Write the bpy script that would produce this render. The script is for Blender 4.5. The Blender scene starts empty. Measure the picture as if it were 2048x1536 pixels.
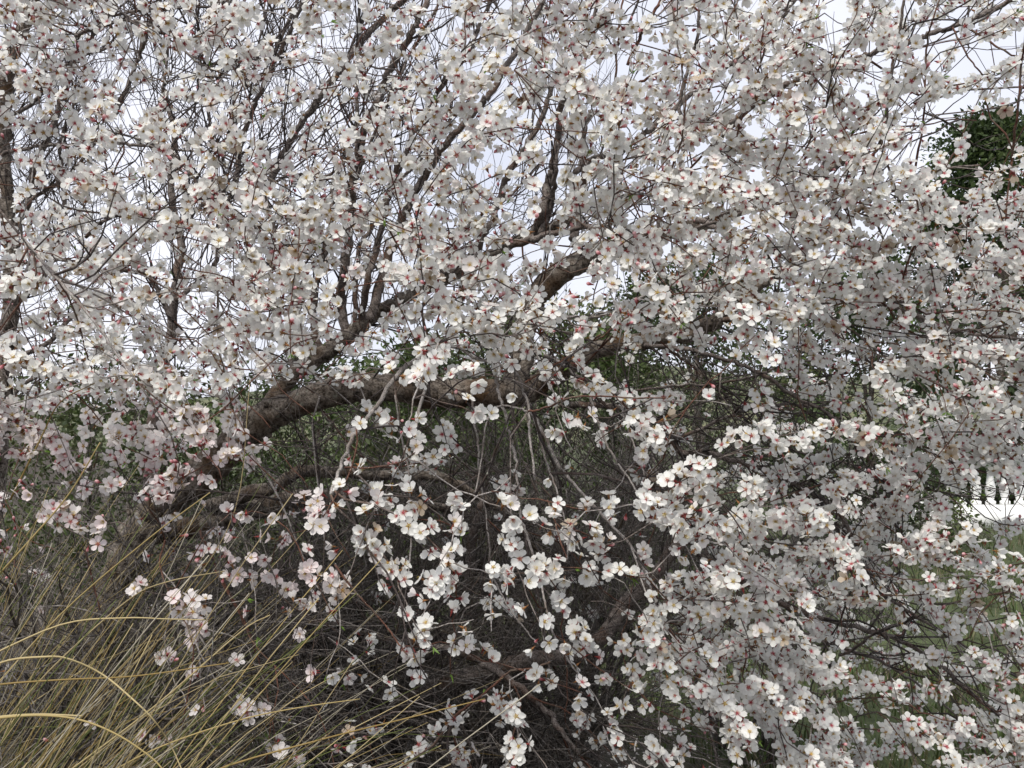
import bpy, math, random, time
import numpy as np
from mathutils import Vector, Matrix, kdtree
T0 = time.time()
R = random.Random(11)
NR = np.random.RandomState(7)
scn = bpy.context.scene
COL = scn.collection

# ------------------------------------------------------------ camera, sky, sun, exposure
F = 2010.0                       # focal length in pixels of the 2048 x 1536 photograph
PITCH = math.radians(2.3)
CAM = np.array((0.0, 0.0, 1.5))
cam_d = bpy.data.cameras.new('camera')
cam_d.sensor_width = 36.0
cam_d.lens = 36.0 * F / 2048.0
cam_d.clip_start = 0.05
cam_d.clip_end = 800.0
cam = bpy.data.objects.new('camera', cam_d)
cam.location = CAM
cam.rotation_euler = (math.pi / 2 + PITCH, 0, 0)
COL.objects.link(cam)
scn.camera = cam

SUN_EL, SUN_AZ = math.radians(58), math.radians(205)   # azimuth clockwise from +Y: behind the camera, a little to its left
w = bpy.data.worlds.new('World')
scn.world = w
w.use_nodes = True
nt = w.node_tree
nt.nodes.clear()
out = nt.nodes.new('ShaderNodeOutputWorld')
sky = nt.nodes.new('ShaderNodeTexSky')
sky.sky_type = 'NISHITA'
sky.sun_disc = False
sky.sun_elevation = SUN_EL
sky.sun_rotation = SUN_AZ
sky.dust_density = 3.0
b1 = nt.nodes.new('ShaderNodeBackground')
b1.inputs[1].default_value = 0.08
nt.links.new(sky.outputs[0], b1.inputs[0])
tc = nt.nodes.new('ShaderNodeTexCoord')
nz = nt.nodes.new('ShaderNodeTexNoise')
nz.inputs['Scale'].default_value = 2.6
nz.inputs['Detail'].default_value = 5.0
nt.links.new(tc.outputs['Generated'], nz.inputs['Vector'])
cr = nt.nodes.new('ShaderNodeValToRGB')
cr.color_ramp.elements[0].position = 0.35
cr.color_ramp.elements[0].color = (0.70, 0.73, 0.84, 1)
cr.color_ramp.elements[1].position = 0.62
cr.color_ramp.elements[1].color = (0.90, 0.91, 1.0, 1)
nt.links.new(nz.outputs['Fac'], cr.inputs[0])
b2 = nt.nodes.new('ShaderNodeBackground')
b2.inputs[1].default_value = 0.72
nt.links.new(cr.outputs[0], b2.inputs[0])
mx = nt.nodes.new('ShaderNodeMixShader')
mx.inputs[0].default_value = 0.9
nt.links.new(b1.outputs[0], mx.inputs[1])
nt.links.new(b2.outputs[0], mx.inputs[2])
nt.links.new(mx.outputs[0], out.inputs[0])

sd = bpy.data.lights.new('sun', 'SUN')
sd.energy = 2.2
sd.angle = math.radians(10)
sd.color = (1.0, 0.96, 0.89)
sun = bpy.data.objects.new('sun', sd)
dirv = Vector((math.sin(SUN_AZ) * math.cos(SUN_EL), math.cos(SUN_AZ) * math.cos(SUN_EL), math.sin(SUN_EL)))
sun.rotation_euler = dirv.to_track_quat('Z', 'Y').to_euler()
sun.location = (0, -3, 12)
COL.objects.link(sun)
scn.view_settings.view_transform = 'Standard'
scn.view_settings.look = 'None'
scn.view_settings.gamma = 1.0
scn.view_settings.exposure = 0.76
scn.view_settings.use_curve_mapping = False

# ------------------------------------------------------------ helpers
CP, SP = math.cos(PITCH), math.sin(PITCH)
def P(x, y, d):
    """the point that the photograph shows at pixel (x, y), d metres in front of the camera"""
    r, u = (x - 1024.0) / F * d, (768.0 - y) / F * d
    return np.array((r, d * CP - u * SP, CAM[2] + d * SP + u * CP))
def pix(p):
    r, f, u = p[0], p[1], p[2] - CAM[2]
    d = f * CP + u * SP
    v = -f * SP + u * CP
    return 1024.0 + r / d * F, 768.0 - v / d * F, d
def norm(v):
    n = np.linalg.norm(v)
    return v / n if n > 1e-9 else np.array((0.0, 0.0, 1.0))
def rv():
    return norm(NR.normal(size=3))

def mesh_from(name, verts, loops, counts, mats, midx=None, col=None, smooth=True):
    me = bpy.data.meshes.new(name)
    me.vertices.add(len(verts))
    me.vertices.foreach_set('co', np.asarray(verts, dtype=np.float32).ravel())
    me.loops.add(len(loops))
    me.loops.foreach_set('vertex_index', np.asarray(loops, dtype=np.int32))
    me.polygons.add(len(counts))
    starts = np.concatenate(([0], np.cumsum(counts)[:-1])).astype(np.int32)
    me.polygons.foreach_set('loop_start', starts)
    if midx is not None:
        me.polygons.foreach_set('material_index', np.asarray(midx, dtype=np.int32))
    if smooth:
        me.polygons.foreach_set('use_smooth', np.ones(len(counts), dtype=bool))
    for m in mats:
        me.materials.append(m)
    if col is not None:
        a = me.color_attributes.new('Col', 'FLOAT_COLOR', 'POINT')
        c = np.ones((len(verts), 4), dtype=np.float32)
        c[:, :3] = col
        a.data.foreach_set('color', c.ravel())
    me.update(calc_edges=True)
    me.validate()
    return me

class Geo:
    def __init__(s):
        s.v, s.l, s.c, s.col, s.m, s.n = [], [], [], [], [], 0
    def add(s, v, l, c, col=None, m=0):
        v = np.asarray(v, dtype=float)
        s.v.append(v)
        s.l.append(np.asarray(l, dtype=np.int64) + s.n)
        s.c.append(np.asarray(c, dtype=np.int64))
        s.m.append(np.full(len(c), m))
        if col is not None:
            s.col.append(np.broadcast_to(np.asarray(col, dtype=float), (len(v), 3)))
        s.n += len(v)
    def tube(s, pts, rad, sides=5, col=None, m=0, lump=0.0):
        pts = np.asarray(pts, dtype=float)
        n = len(pts)
        t = np.gradient(pts, axis=0)
        t /= np.maximum(np.linalg.norm(t, axis=1, keepdims=True), 1e-9)
        mean = t.mean(axis=0)
        ref = np.eye(3)[np.argmin(np.abs(mean))]
        a = ref - t * (t @ ref)[:, None]
        a /= np.maximum(np.linalg.norm(a, axis=1, keepdims=True), 1e-9)
        b = np.cross(t, a)
        th = np.arange(sides) * 2 * math.pi / sides
        rr = np.asarray(rad, dtype=float)[:, None] * np.ones((n, sides))
        if lump:
            ph = NR.rand(4) * 6.28
            u = np.cumsum(np.linalg.norm(np.diff(pts, axis=0, prepend=pts[:1]), axis=1))[:, None]
            rr = rr * (1 + lump * (np.sin(u * 21 + 2 * th[None] + ph[0]) + 0.7 * np.sin(u * 43 - 3 * th[None] + ph[1])
                                   + 0.6 * np.sin(u * 9 + th[None] + ph[2])) + lump * 0.6 * NR.normal(size=(n, sides)))
        v = pts[:, None, :] + rr[:, :, None] * (a[:, None, :] * np.cos(th)[None, :, None] + b[:, None, :] * np.sin(th)[None, :, None])
        i = np.arange(n - 1)[:, None] * sides
        k = np.arange(sides)[None, :]
        k2 = (k + 1) % sides
        q = np.stack((i + k, i + k2, i + sides + k2, i + sides + k), axis=-1).reshape(-1)
        l = np.concatenate((q, np.arange(sides)[::-1], np.arange(sides) + (n - 1) * sides))
        c = np.concatenate((np.full((n - 1) * sides, 4), (sides, sides)))
        s.add(v.reshape(-1, 3), l, c, col, m)
    def box(s, lo, hi, m=0):
        x0, y0, z0 = lo
        x1, y1, z1 = hi
        v = [(x0, y0, z0), (x1, y0, z0), (x1, y1, z0), (x0, y1, z0), (x0, y0, z1), (x1, y0, z1), (x1, y1, z1), (x0, y1, z1)]
        s.add(v, [0, 3, 2, 1, 4, 5, 6, 7, 0, 1, 5, 4, 1, 2, 6, 5, 2, 3, 7, 6, 3, 0, 4, 7], [4] * 6, m=m)
    def mesh(s, name, mats, origin=(0, 0, 0), smooth=True):
        v = np.concatenate(s.v) - np.asarray(origin)
        col = np.concatenate(s.col) if s.col else None
        return mesh_from(name, v, np.concatenate(s.l), np.concatenate(s.c), mats, np.concatenate(s.m), col, smooth)
    def build(s, name, mats, parent=None, smooth=True):
        o = bpy.data.objects.new(name, s.mesh(name, mats, ORIG[parent.name] if parent else (0, 0, 0), smooth))
        COL.objects.link(o)
        if parent:
            o.parent = parent
        return o
ORIG = {}
def thing(name, label, cat, loc=(0, 0, 0), group=None):
    o = bpy.data.objects.new(name, None)
    COL.objects.link(o)
    o.empty_display_size = 0.2
    o.location = loc
    o['label'] = label
    o['category'] = cat
    if group:
        o['group'] = group
    ORIG[o.name] = np.asarray(loc, dtype=float)
    return o
def stuff(o):
    o['kind'] = 'stuff'
    return o

# ------------------------------------------------------------ materials
def mat(name):
    m = bpy.data.materials.new(name)
    m.use_nodes = True
    t = m.node_tree
    return m, t, t.nodes['Principled BSDF']
def bark(name, c0, c1, c2, scale=30, bump=0.4, attr=False):
    m, t, p = mat(name)
    n = t.nodes.new
    tcn = n('ShaderNodeTexCoord')
    a = n('ShaderNodeTexNoise'); a.inputs['Scale'].default_value = scale; a.inputs['Detail'].default_value = 6; a.inputs['Roughness'].default_value = 0.7
    b = n('ShaderNodeTexNoise'); b.inputs['Scale'].default_value = scale * 0.22; b.inputs['Detail'].default_value = 3
    t.links.new(tcn.outputs['Object'], a.inputs['Vector']); t.links.new(tcn.outputs['Object'], b.inputs['Vector'])
    r = n('ShaderNodeValToRGB')
    r.color_ramp.elements[0].position = 0.36; r.color_ramp.elements[0].color = (*c0, 1)
    r.color_ramp.elements[1].position = 0.66; r.color_ramp.elements[1].color = (*c1, 1)
    t.links.new(a.outputs['Fac'], r.inputs[0])
    r2 = n('ShaderNodeValToRGB')
    r2.color_ramp.elements[0].position = 0.5; r2.color_ramp.elements[1].position = 0.68
    t.links.new(b.outputs['Fac'], r2.inputs[0])
    mixn = n('ShaderNodeMixRGB'); mixn.inputs[2].default_value = (*c2, 1)
    t.links.new(r2.outputs[0], mixn.inputs[0]); t.links.new(r.outputs[0], mixn.inputs[1])
    vo = n('ShaderNodeTexVoronoi'); vo.inputs['Scale'].default_value = scale * 0.9
    t.links.new(tcn.outputs['Object'], vo.inputs['Vector'])
    vr = n('ShaderNodeValToRGB'); vr.color_ramp.elements[0].position = 0.12; vr.color_ramp.elements[0].color = (1, 1, 1, 1); vr.color_ramp.elements[1].position = 0.26; vr.color_ramp.elements[1].color = (0, 0, 0, 1)
    t.links.new(vo.outputs['Distance'], vr.inputs[0])
    b2_ = n('ShaderNodeTexNoise'); b2_.inputs['Scale'].default_value = scale * 0.13; b2_.inputs['Detail'].default_value = 2
    t.links.new(tcn.outputs['Object'], b2_.inputs['Vector'])
    r3 = n('ShaderNodeValToRGB'); r3.color_ramp.elements[0].position = 0.50; r3.color_ramp.elements[1].position = 0.60
    t.links.new(b2_.outputs['Fac'], r3.inputs[0])
    ml = n('ShaderNodeMath'); ml.operation = 'MULTIPLY'; t.links.new(vr.outputs[0], ml.inputs[0]); t.links.new(r3.outputs[0], ml.inputs[1])
    lich = n('ShaderNodeMixRGB'); lich.inputs[2].default_value = (0.30, 0.30, 0.25, 1)
    t.links.new(ml.outputs[0], lich.inputs[0]); t.links.new(mixn.outputs[0], lich.inputs[1])
    fi = n('ShaderNodeTexNoise'); fi.inputs['Scale'].default_value = scale * 4; fi.inputs['Detail'].default_value = 3
    t.links.new(tcn.outputs['Object'], fi.inputs['Vector'])
    fr = n('ShaderNodeValToRGB'); fr.color_ramp.elements[0].position = 0.36; fr.color_ramp.elements[0].color = (0.5, 0.47, 0.44, 1); fr.color_ramp.elements[1].position = 0.5
    t.links.new(fi.outputs['Fac'], fr.inputs[0])
    mu = n('ShaderNodeMixRGB'); mu.blend_type = 'MULTIPLY'; mu.inputs[0].default_value = 1.0
    t.links.new(lich.outputs[0], mu.inputs[1]); t.links.new(fr.outputs[0], mu.inputs[2])
    t.links.new(mu.outputs[0], p.inputs['Base Color'])
    bp = n('ShaderNodeBump'); bp.inputs['Strength'].default_value = bump; bp.inputs['Distance'].default_value = 0.02
    t.links.new(a.outputs['Fac'], bp.inputs['Height']); t.links.new(bp.outputs[0], p.inputs['Normal'])
    p.inputs['Roughness'].default_value = 0.85
    p.inputs['Specular IOR Level'].default_value = 0.25
    return m
M_LIMB = bark('limb_bark', (0.055, 0.042, 0.032), (0.30, 0.26, 0.22), (0.10, 0.06, 0.032), 34, 0.9)
M_BRANCH = bark('branch_bark', (0.085, 0.068, 0.06), (0.27, 0.235, 0.215), (0.15, 0.10, 0.075), 55, 0.6)
M_GREY = bark('grey_twig_bark', (0.19, 0.17, 0.155), (0.42, 0.39, 0.37), (0.21, 0.175, 0.15), 80, 0.3)
M_RED = bark('young_twig_bark', (0.06, 0.028, 0.02), (0.16, 0.075, 0.05), (0.12, 0.09, 0.07), 80, 0.2)
M_DARK = bark('dark_twig_bark', (0.035, 0.028, 0.027), (0.10, 0.085, 0.08), (0.06, 0.04, 0.03), 80, 0.2)
M_DEAD = bark('dead_twig_bark', (0.055, 0.048, 0.044), (0.24, 0.22, 0.205), (0.085, 0.068, 0.05), 60, 0.2)

def coloured(name, transl, rough=0.6, spec=0.25):
    """base colour from the piece's own colour attribute, part of the light passing through"""
    m, t, p = mat(name)
    n = t.nodes.new
    at = n('ShaderNodeAttribute'); at.attribute_name = 'Col'
    t.links.new(at.outputs['Color'], p.inputs['Base Color'])
    p.inputs['Roughness'].default_value = rough
    p.inputs['Specular IOR Level'].default_value = spec
    if transl:
        tr = n('ShaderNodeBsdfTranslucent')
        t.links.new(at.outputs['Color'], tr.inputs['Color'])
        ms = n('ShaderNodeMixShader'); ms.inputs[0].default_value = transl
        t.links.new(p.outputs[0], ms.inputs[1]); t.links.new(tr.outputs[0], ms.inputs[2])
        t.links.new(ms.outputs[0], t.nodes['Material Output'].inputs['Surface'])
    return m
M_PETAL = coloured('petal', 0.5, 0.55, 0.2)
M_CALYX = coloured('calyx_and_stamens', 0.0, 0.6, 0.2)
M_LEAF = coloured('leaf', 0.3, 0.5, 0.3)
M_STRAW = coloured('grass_blade', 0.2, 0.55, 0.3)

# ------------------------------------------------------------ ground and grass
def ground_material():
    m, t, p = mat('ground')
    n = t.nodes.new
    tcn = n('ShaderNodeTexCoord')
    a = n('ShaderNodeTexNoise'); a.inputs['Scale'].default_value = 0.45; a.inputs['Detail'].default_value = 6
    b = n('ShaderNodeTexNoise'); b.inputs['Scale'].default_value = 14; b.inputs['Detail'].default_value = 8; b.inputs['Roughness'].default_value = 0.75
    for q in (a, b):
        t.links.new(tcn.outputs['Object'], q.inputs['Vector'])
    g = n('ShaderNodeValToRGB')
    g.color_ramp.elements[0].position = 0.3; g.color_ramp.elements[0].color = (0.02, 0.03, 0.008, 1)
    g.color_ramp.elements[1].position = 0.7; g.color_ramp.elements[1].color = (0.10, 0.125, 0.045, 1)
    br = n('ShaderNodeValToRGB')
    br.color_ramp.elements[0].position = 0.3; br.color_ramp.elements[0].color = (0.014, 0.010, 0.007, 1)
    br.color_ramp.elements[1].position = 0.7; br.color_ramp.elements[1].color = (0.062, 0.045, 0.028, 1)
    t.links.new(b.outputs['Fac'], g.inputs[0]); t.links.new(b.outputs['Fac'], br.inputs[0])
    sx = n('ShaderNodeSeparateXYZ'); t.links.new(tcn.outputs['Object'], sx.inputs[0])
    ma = n('ShaderNodeMath'); ma.operation = 'MULTIPLY_ADD'; ma.inputs[1].default_value = 0.10; t.links.new(sx.outputs['X'], ma.inputs[0]); t.links.new(a.outputs['Fac'], ma.inputs[2])
    mb = n('ShaderNodeMath'); mb.operation = 'MULTIPLY_ADD'; mb.inputs[1].default_value = 0.045; t.links.new(sx.outputs['Y'], mb.inputs[0]); t.links.new(ma.outputs[0], mb.inputs[2])
    mc = n('ShaderNodeMath'); mc.operation = 'SUBTRACT'; mc.inputs[1].default_value = 0.28; t.links.new(mb.outputs[0], mc.inputs[0])
    k = n('ShaderNodeValToRGB'); k.color_ramp.elements[0].position = 0.40; k.color_ramp.elements[1].position = 0.56
    t.links.new(mc.outputs[0], k.inputs[0])
    mm = n('ShaderNodeMixRGB')
    t.links.new(k.outputs[0], mm.inputs[0]); t.links.new(br.outputs[0], mm.inputs[1]); t.links.new(g.outputs[0], mm.inputs[2])
    t.links.new(mm.outputs[0], p.inputs['Base Color'])
    p.inputs['Roughness'].default_value = 0.95
    bp = n('ShaderNodeBump'); bp.inputs['Strength'].default_value = 0.8; bp.inputs['Distance'].default_value = 0.05
    t.links.new(b.outputs['Fac'], bp.inputs['Height']); t.links.new(bp.outputs[0], p.inputs['Normal'])
    return m
def gz(x, y):
    return 0.05 * np.sin(x * 0.9 + 0.4) * np.cos(y * 0.7) + 0.03 * np.sin(x * 2.3 + y * 1.7)
xs = np.concatenate((np.linspace(-300, -12, 14), np.linspace(-10, 10, 81), np.linspace(12, 300, 14)))
ys = np.concatenate((np.linspace(-60, -4, 8), np.linspace(-3, 18, 85), np.linspace(20, 600, 18)))
gx, gy = np.meshgrid(xs, ys)
fade = np.clip(1.6 - np.maximum(np.abs(gx) - 8, np.abs(gy - 8) - 8) / 4.0, 0, 1)
gv = np.stack((gx, gy, gz(gx, gy) * fade), axis=-1).reshape(-1, 3)
nx_, ny_ = len(xs), len(ys)
ii = (np.arange(ny_ - 1)[:, None] * nx_ + np.arange(nx_ - 1)[None]).reshape(-1)
q = np.stack((ii, ii + 1, ii + 1 + nx_, ii + nx_), axis=-1).reshape(-1)
ground = bpy.data.objects.new('ground', mesh_from('ground', gv, q, np.full(len(ii), 4), [ground_material()]))
COL.objects.link(ground)
ground['kind'] = 'structure'

def blades(n, pos, h, lean, width, cols, name, kind_label=None):
    """flat bent blades, three points high"""
    n = len(pos)
    az = NR.rand(n) * 6.283
    d = np.stack((np.cos(az), np.sin(az), np.zeros(n)), axis=1)
    sidev = np.stack((-np.sin(az + NR.normal(size=n) * 0.8), np.cos(az), np.zeros(n)), axis=1)
    hh = h * (0.4 + NR.rand(n) * 0.9)
    ln = hh * lean * (0.2 + NR.rand(n))
    p0 = pos
    p1 = pos + d * (ln * 0.35)[:, None] + np.array((0, 0, 1)) * (hh * 0.62)[:, None]
    p2 = pos + d * ln[:, None] + np.array((0, 0, 1)) * hh[:, None]
    wv = sidev * (width * (0.6 + NR.rand(n) * 0.8))[:, None]
    v = np.stack((p0 - wv, p0 + wv, p1 + wv * 0.8, p1 - wv * 0.8, p2), axis=1).reshape(-1, 3)
    i = (np.arange(n) * 5)[:, None]
    l = (i + np.array([0, 1, 2, 3, 3, 2, 4])[None]).reshape(-1)
    c = np.tile([4, 3], n)
    col = cols[NR.randint(len(cols), size=n)] * (0.7 + 0.6 * NR.rand(n))[:, None]
    return v, l, c, np.repeat(col, 5, axis=0)

n = 42000
d = 3.6 + 13 * NR.rand(n) ** 1.4
px = -100 + 2350 * NR.rand(n)
x = (px - 1024) / F * d
keep = (np.sin(x * 1.1 + 1.3) * np.cos(d * 0.8) + 0.6 * np.sin(x * 3.1 + d * 2.3) + 0.9 * NR.rand(n) - 0.2 + 0.6 * (px > 1150) + 0.12 * (d - 6)) > 0.45
x, d = x[keep], d[keep]
pos = np.stack((x, d, gz(x, d) - 0.01), axis=1)
gcol = np.array([(0.055, 0.085, 0.022), (0.075, 0.11, 0.03), (0.045, 0.065, 0.018), (0.12, 0.12, 0.055), (0.15, 0.125, 0.075)])
v, l, c, col = blades(len(pos), pos, 0.16, 0.8, 0.004, gcol, 'g')
go = bpy.data.objects.new('grass', mesh_from('grass', v, l, c, [M_LEAF], None, col, False))
COL.objects.link(go)
go['kind'] = 'stuff'; go['label'] = 'short green grass and weeds covering the ground under and beyond the tree'; go['category'] = 'grass'

n = 5000
x = NR.normal(size=n) * 1.6 + 0.1; y = 3.6 + NR.normal(size=n) * 1.3
aa = NR.rand(n) * 6.283
c0 = np.stack((x, y, gz(x, y) + 0.012 + 0.02 * NR.rand(n)), axis=1)
e1 = np.stack((np.cos(aa), np.sin(aa), NR.normal(size=n) * 0.3), axis=1) * 0.009
e2 = np.stack((-np.sin(aa), np.cos(aa), NR.normal(size=n) * 0.3), axis=1) * 0.007
v = np.stack((c0 - e1, c0 + e2, c0 + e1, c0 - e2), axis=1).reshape(-1, 3)
fp = bpy.data.objects.new('fallen_petals', mesh_from('fallen_petals', v, np.arange(n * 4), np.full(n, 4), [M_PETAL], None, np.tile(np.array((0.80, 0.74, 0.70)), (n * 4, 1)), False))
COL.objects.link(fp)
fp['kind'] = 'stuff'; fp['label'] = 'fallen white petals scattered on the ground under the almond tree'; fp['category'] = 'petals'

# ------------------------------------------------------------ hero branches traced with their own distances
def catmull(pts, per=6):
    pts = np.asarray(pts, dtype=float)
    e = np.vstack((2 * pts[0] - pts[1], pts, 2 * pts[-1] - pts[-2]))
    o = []
    for i in range(1, len(e) - 2):
        t = np.linspace(0, 1, per, endpoint=False)[:, None]
        a, b, c_, d_ = e[i - 1], e[i], e[i + 1], e[i + 2]
        o.append(0.5 * (2 * b + (c_ - a) * t + (2 * a - 5 * b + 4 * c_ - d_) * t ** 2 + (3 * b - a - 3 * c_ + d_) * t ** 3))
    o.append(e[-2][None])
    return np.concatenate(o)
NODES = []            # (position, tangent, radius, tree)
def register(pts, rad, tree):
    t = np.gradient(pts, axis=0)
    for i in range(0, len(pts)):
        NODES.append((pts[i], norm(t[i]), rad[i], tree))
HERO = []             # (points, radii, material, kind, tree)
def hero(pl, d0, d1, kind, m, tree=0, w0=None, w1=None, wob=0.012, per=6):
    """pl: (x, y) or (x, y, width) pixels of the photograph; d0, d1: distance at both ends"""
    n_ = len(pl)
    pts, rad = [], []
    for i, q_ in enumerate(pl):
        t = i / (n_ - 1)
        dd = d0 + (d1 - d0) * t + R.uniform(-0.04, 0.04)
        pts.append(P(q_[0], q_[1], dd))
        wpx = q_[2] if len(q_) > 2 else 0.8 * w0 + 0.8 * ((w1 if w1 is not None else w0 * 0.6) - w0) * t
        rad.append(wpx / 2.0 / F * dd)
    full = catmull(np.hstack((np.asarray(pts), np.asarray(rad)[:, None])), per)
    p3 = full[:, :3].copy()
    p3[1:-1] += NR.normal(size=(len(p3) - 2, 3)) * np.minimum(wob * 0.25, full[1:-1, 3:4] * 0.35)
    r3 = np.maximum(full[:, 3], 0.0012)
    HERO.append((p3, r3, m, kind, tree))
    register(p3, r3, tree)
    return p3

# the low limb that arches across the picture, and what grows from it
hero([(150, 1700, 100), (180, 1500, 84), (205, 1320, 76), (235, 1180, 74), (265, 1090, 76), (305, 1030, 76), (355, 980, 74), (430, 925, 68), (500, 853, 66),
      (560, 822, 60), (640, 790, 57), (720, 776, 57), (800, 777, 58), (870, 786, 60), (950, 786, 58), (1010, 788, 54), (1055, 785, 46)], 3.25, 3.15, 'trunk', M_LIMB, per=8)
hero([(1030, 792, 50), (1080, 770, 46), (1130, 735, 40), (1200, 697, 34), (1290, 680, 32), (1380, 668, 33), (1440, 632, 32), (1490, 590, 26), (1560, 545, 22), (1640, 480, 18), (1740, 400, 13)], 3.18, 3.3, 'limb', M_LIMB)
hero([(1025, 790, 50), (1042, 720, 46), (1056, 630, 46), (1090, 572, 46), (1140, 536, 48), (1200, 508, 42), (1270, 482, 36), (1350, 462, 30), (1440, 436, 24), (1560, 390, 20), (1680, 320, 15), (1800, 230, 10)], 3.15, 3.5, 'limb', M_LIMB)
hero([(530, 825, 38), (585, 750, 32), (640, 712, 34), (690, 678, 34), (735, 640, 30), (790, 602, 25), (860, 572, 23), (930, 538, 22), (1000, 497, 21), (1075, 465, 20), (1150, 440, 17)], 3.45, 3.7, 'limb', M_LIMB)
hero([(300, 1065, 50), (400, 1052, 46), (510, 1020, 42), (600, 1000, 36), (720, 990, 26), (860, 1010, 18), (1000, 1060, 12)], 3.4, 3.9, 'limb', M_LIMB)
hero([(420, 1010, 30), (500, 985, 28), (547, 975, 26), (600, 944, 24), (667, 944, 22), (760, 950, 20), (868, 952, 20), (930, 980, 20), (1010, 1030, 16), (1090, 1110, 11)], 3.5, 3.6, 'limb', M_LIMB)
hero([(560, 1500, 40), (680, 1458, 36), (748, 1431, 34), (817, 1397, 34), (902, 1362, 33), (988, 1342, 34), (1056, 1321, 33), (1158, 1308, 30), (1213, 1263, 30), (1254, 1205, 30), (1290, 1172, 28), (1350, 1100, 24), (1420, 1010, 18)], 3.35, 3.3, 'limb', M_BRANCH)
hero([(500, 1320, 16), (547, 1264, 16), (590, 1245, 15), (640, 1243, 14), (700, 1254, 13), (770, 1280, 12), (850, 1290, 12), (902, 1299, 13), (953, 1321, 14), (1005, 1349, 14), (1049, 1383, 13), (1087, 1417, 12), (1117, 1455, 11), (1158, 1510, 9)], 3.3, 3.0, 'branch', M_BRANCH)
hero([(860, 1330, 28), (885, 1263, 26), (912, 1229, 24), (935, 1186, 22), (945, 1080, 18), (965, 1000, 13)], 3.6, 3.5, 'branch', M_BRANCH)
# uprights over the limb
for pl, w0, w1, d0, d1 in [
    ([(690, 690), (683, 600), (688, 540), (700, 440), (705, 362), (718, 294), (738, 239), (759, 188), (782, 137), (817, 79), (840, 34), (866, -20)], 26, 15, 3.5, 3.3),
    ([(705, 400), (712, 300), (714, 232), (716, 100), (720, -15)], 11, 8, 3.3, 3.1),
    ([(700, 390), (748, 273), (793, 164), (834, 85), (858, 44), (885, -10)], 10, 7, 3.4, 3.2),
    ([(520, 420), (560, 325), (600, 250), (640, 197), (690, 125), (752, 51), (815, -10)], 18, 15, 3.8, 3.6),
    ([(470, 400), (478, 314), (489, 273), (506, 219), (530, 164), (560, 105), (600, 20), (615, -20)], 15, 9, 3.9, 3.7),
    ([(440, 330), (472, 225), (495, 198), (526, 147), (570, 60), (600, -10)], 10, 7, 3.9, 3.8),
    ([(740, 640), (752, 597), (772, 526), (790, 480), (810, 424), (841, 369), (871, 321), (899, 277), (953, 219), (984, 178), (1040, 90), (1090, -10)], 26, 14, 3.5, 3.3),
    ([(722, 640), (735, 560), (752, 506), (772, 410), (786, 359), (817, 290), (844, 239), (885, 171), (933, 106), (964, 41), (985, -15)], 18, 10, 3.5, 3.4),
    ([(712, 650), (712, 560), (720, 500), (745, 450), (780, 380), (830, 330), (900, 240)], 14, 7, 3.6, 3.7),
    ([(940, 520), (965, 470), (988, 434), (1008, 369), (1025, 335), (1046, 301), (1085, 230), (1110, 150)], 22, 12, 3.5, 3.3),
    ([(1068, 470), (1083, 424), (1096, 370), (1104, 340), (1114, 284), (1120, 220), (1150, 140), (1180, 60), (1195, -10)], 28, 9, 3.4, 3.1),
    ([(1080, 470), (1104, 403), (1111, 342), (1114, 284)], 16, 10, 3.35, 3.2),
    ([(1145, 480), (1155, 430), (1162, 393), (1169, 342), (1165, 290), (1180, 220)], 26, 12, 3.4, 3.3),
    ([(1150, 345), (1196, 314), (1240, 301), (1300, 260), (1380, 190), (1470, 120), (1560, 40), (1600, -20)], 17, 10, 3.4, 3.4),
    ([(1000, 492), (1060, 480), (1110, 468), (1165, 455), (1235, 461), (1310, 440)], 22, 9, 3.3, 3.1),
    ([(880, 555), (905, 500), (950, 440), (1010, 400), (1080, 330)], 12, 6, 3.6, 3.8),
    ([(640, 705), (625, 620), (640, 540), (660, 470), (665, 380), (690, 300)], 20, 8, 3.6, 3.8),
    ([(590, 748), (560, 660), (540, 560), (547, 465), (530, 380), (540, 300)], 18, 8, 3.6, 3.9),
    ([(1300, 478), (1340, 400), (1365, 300), (1360, 200), (1390, 100), (1400, -10)], 14, 7, 3.4, 3.3)]:
    hero(pl, d0, d1, 'branch', M_BRANCH, 0, w0, w1)
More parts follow.
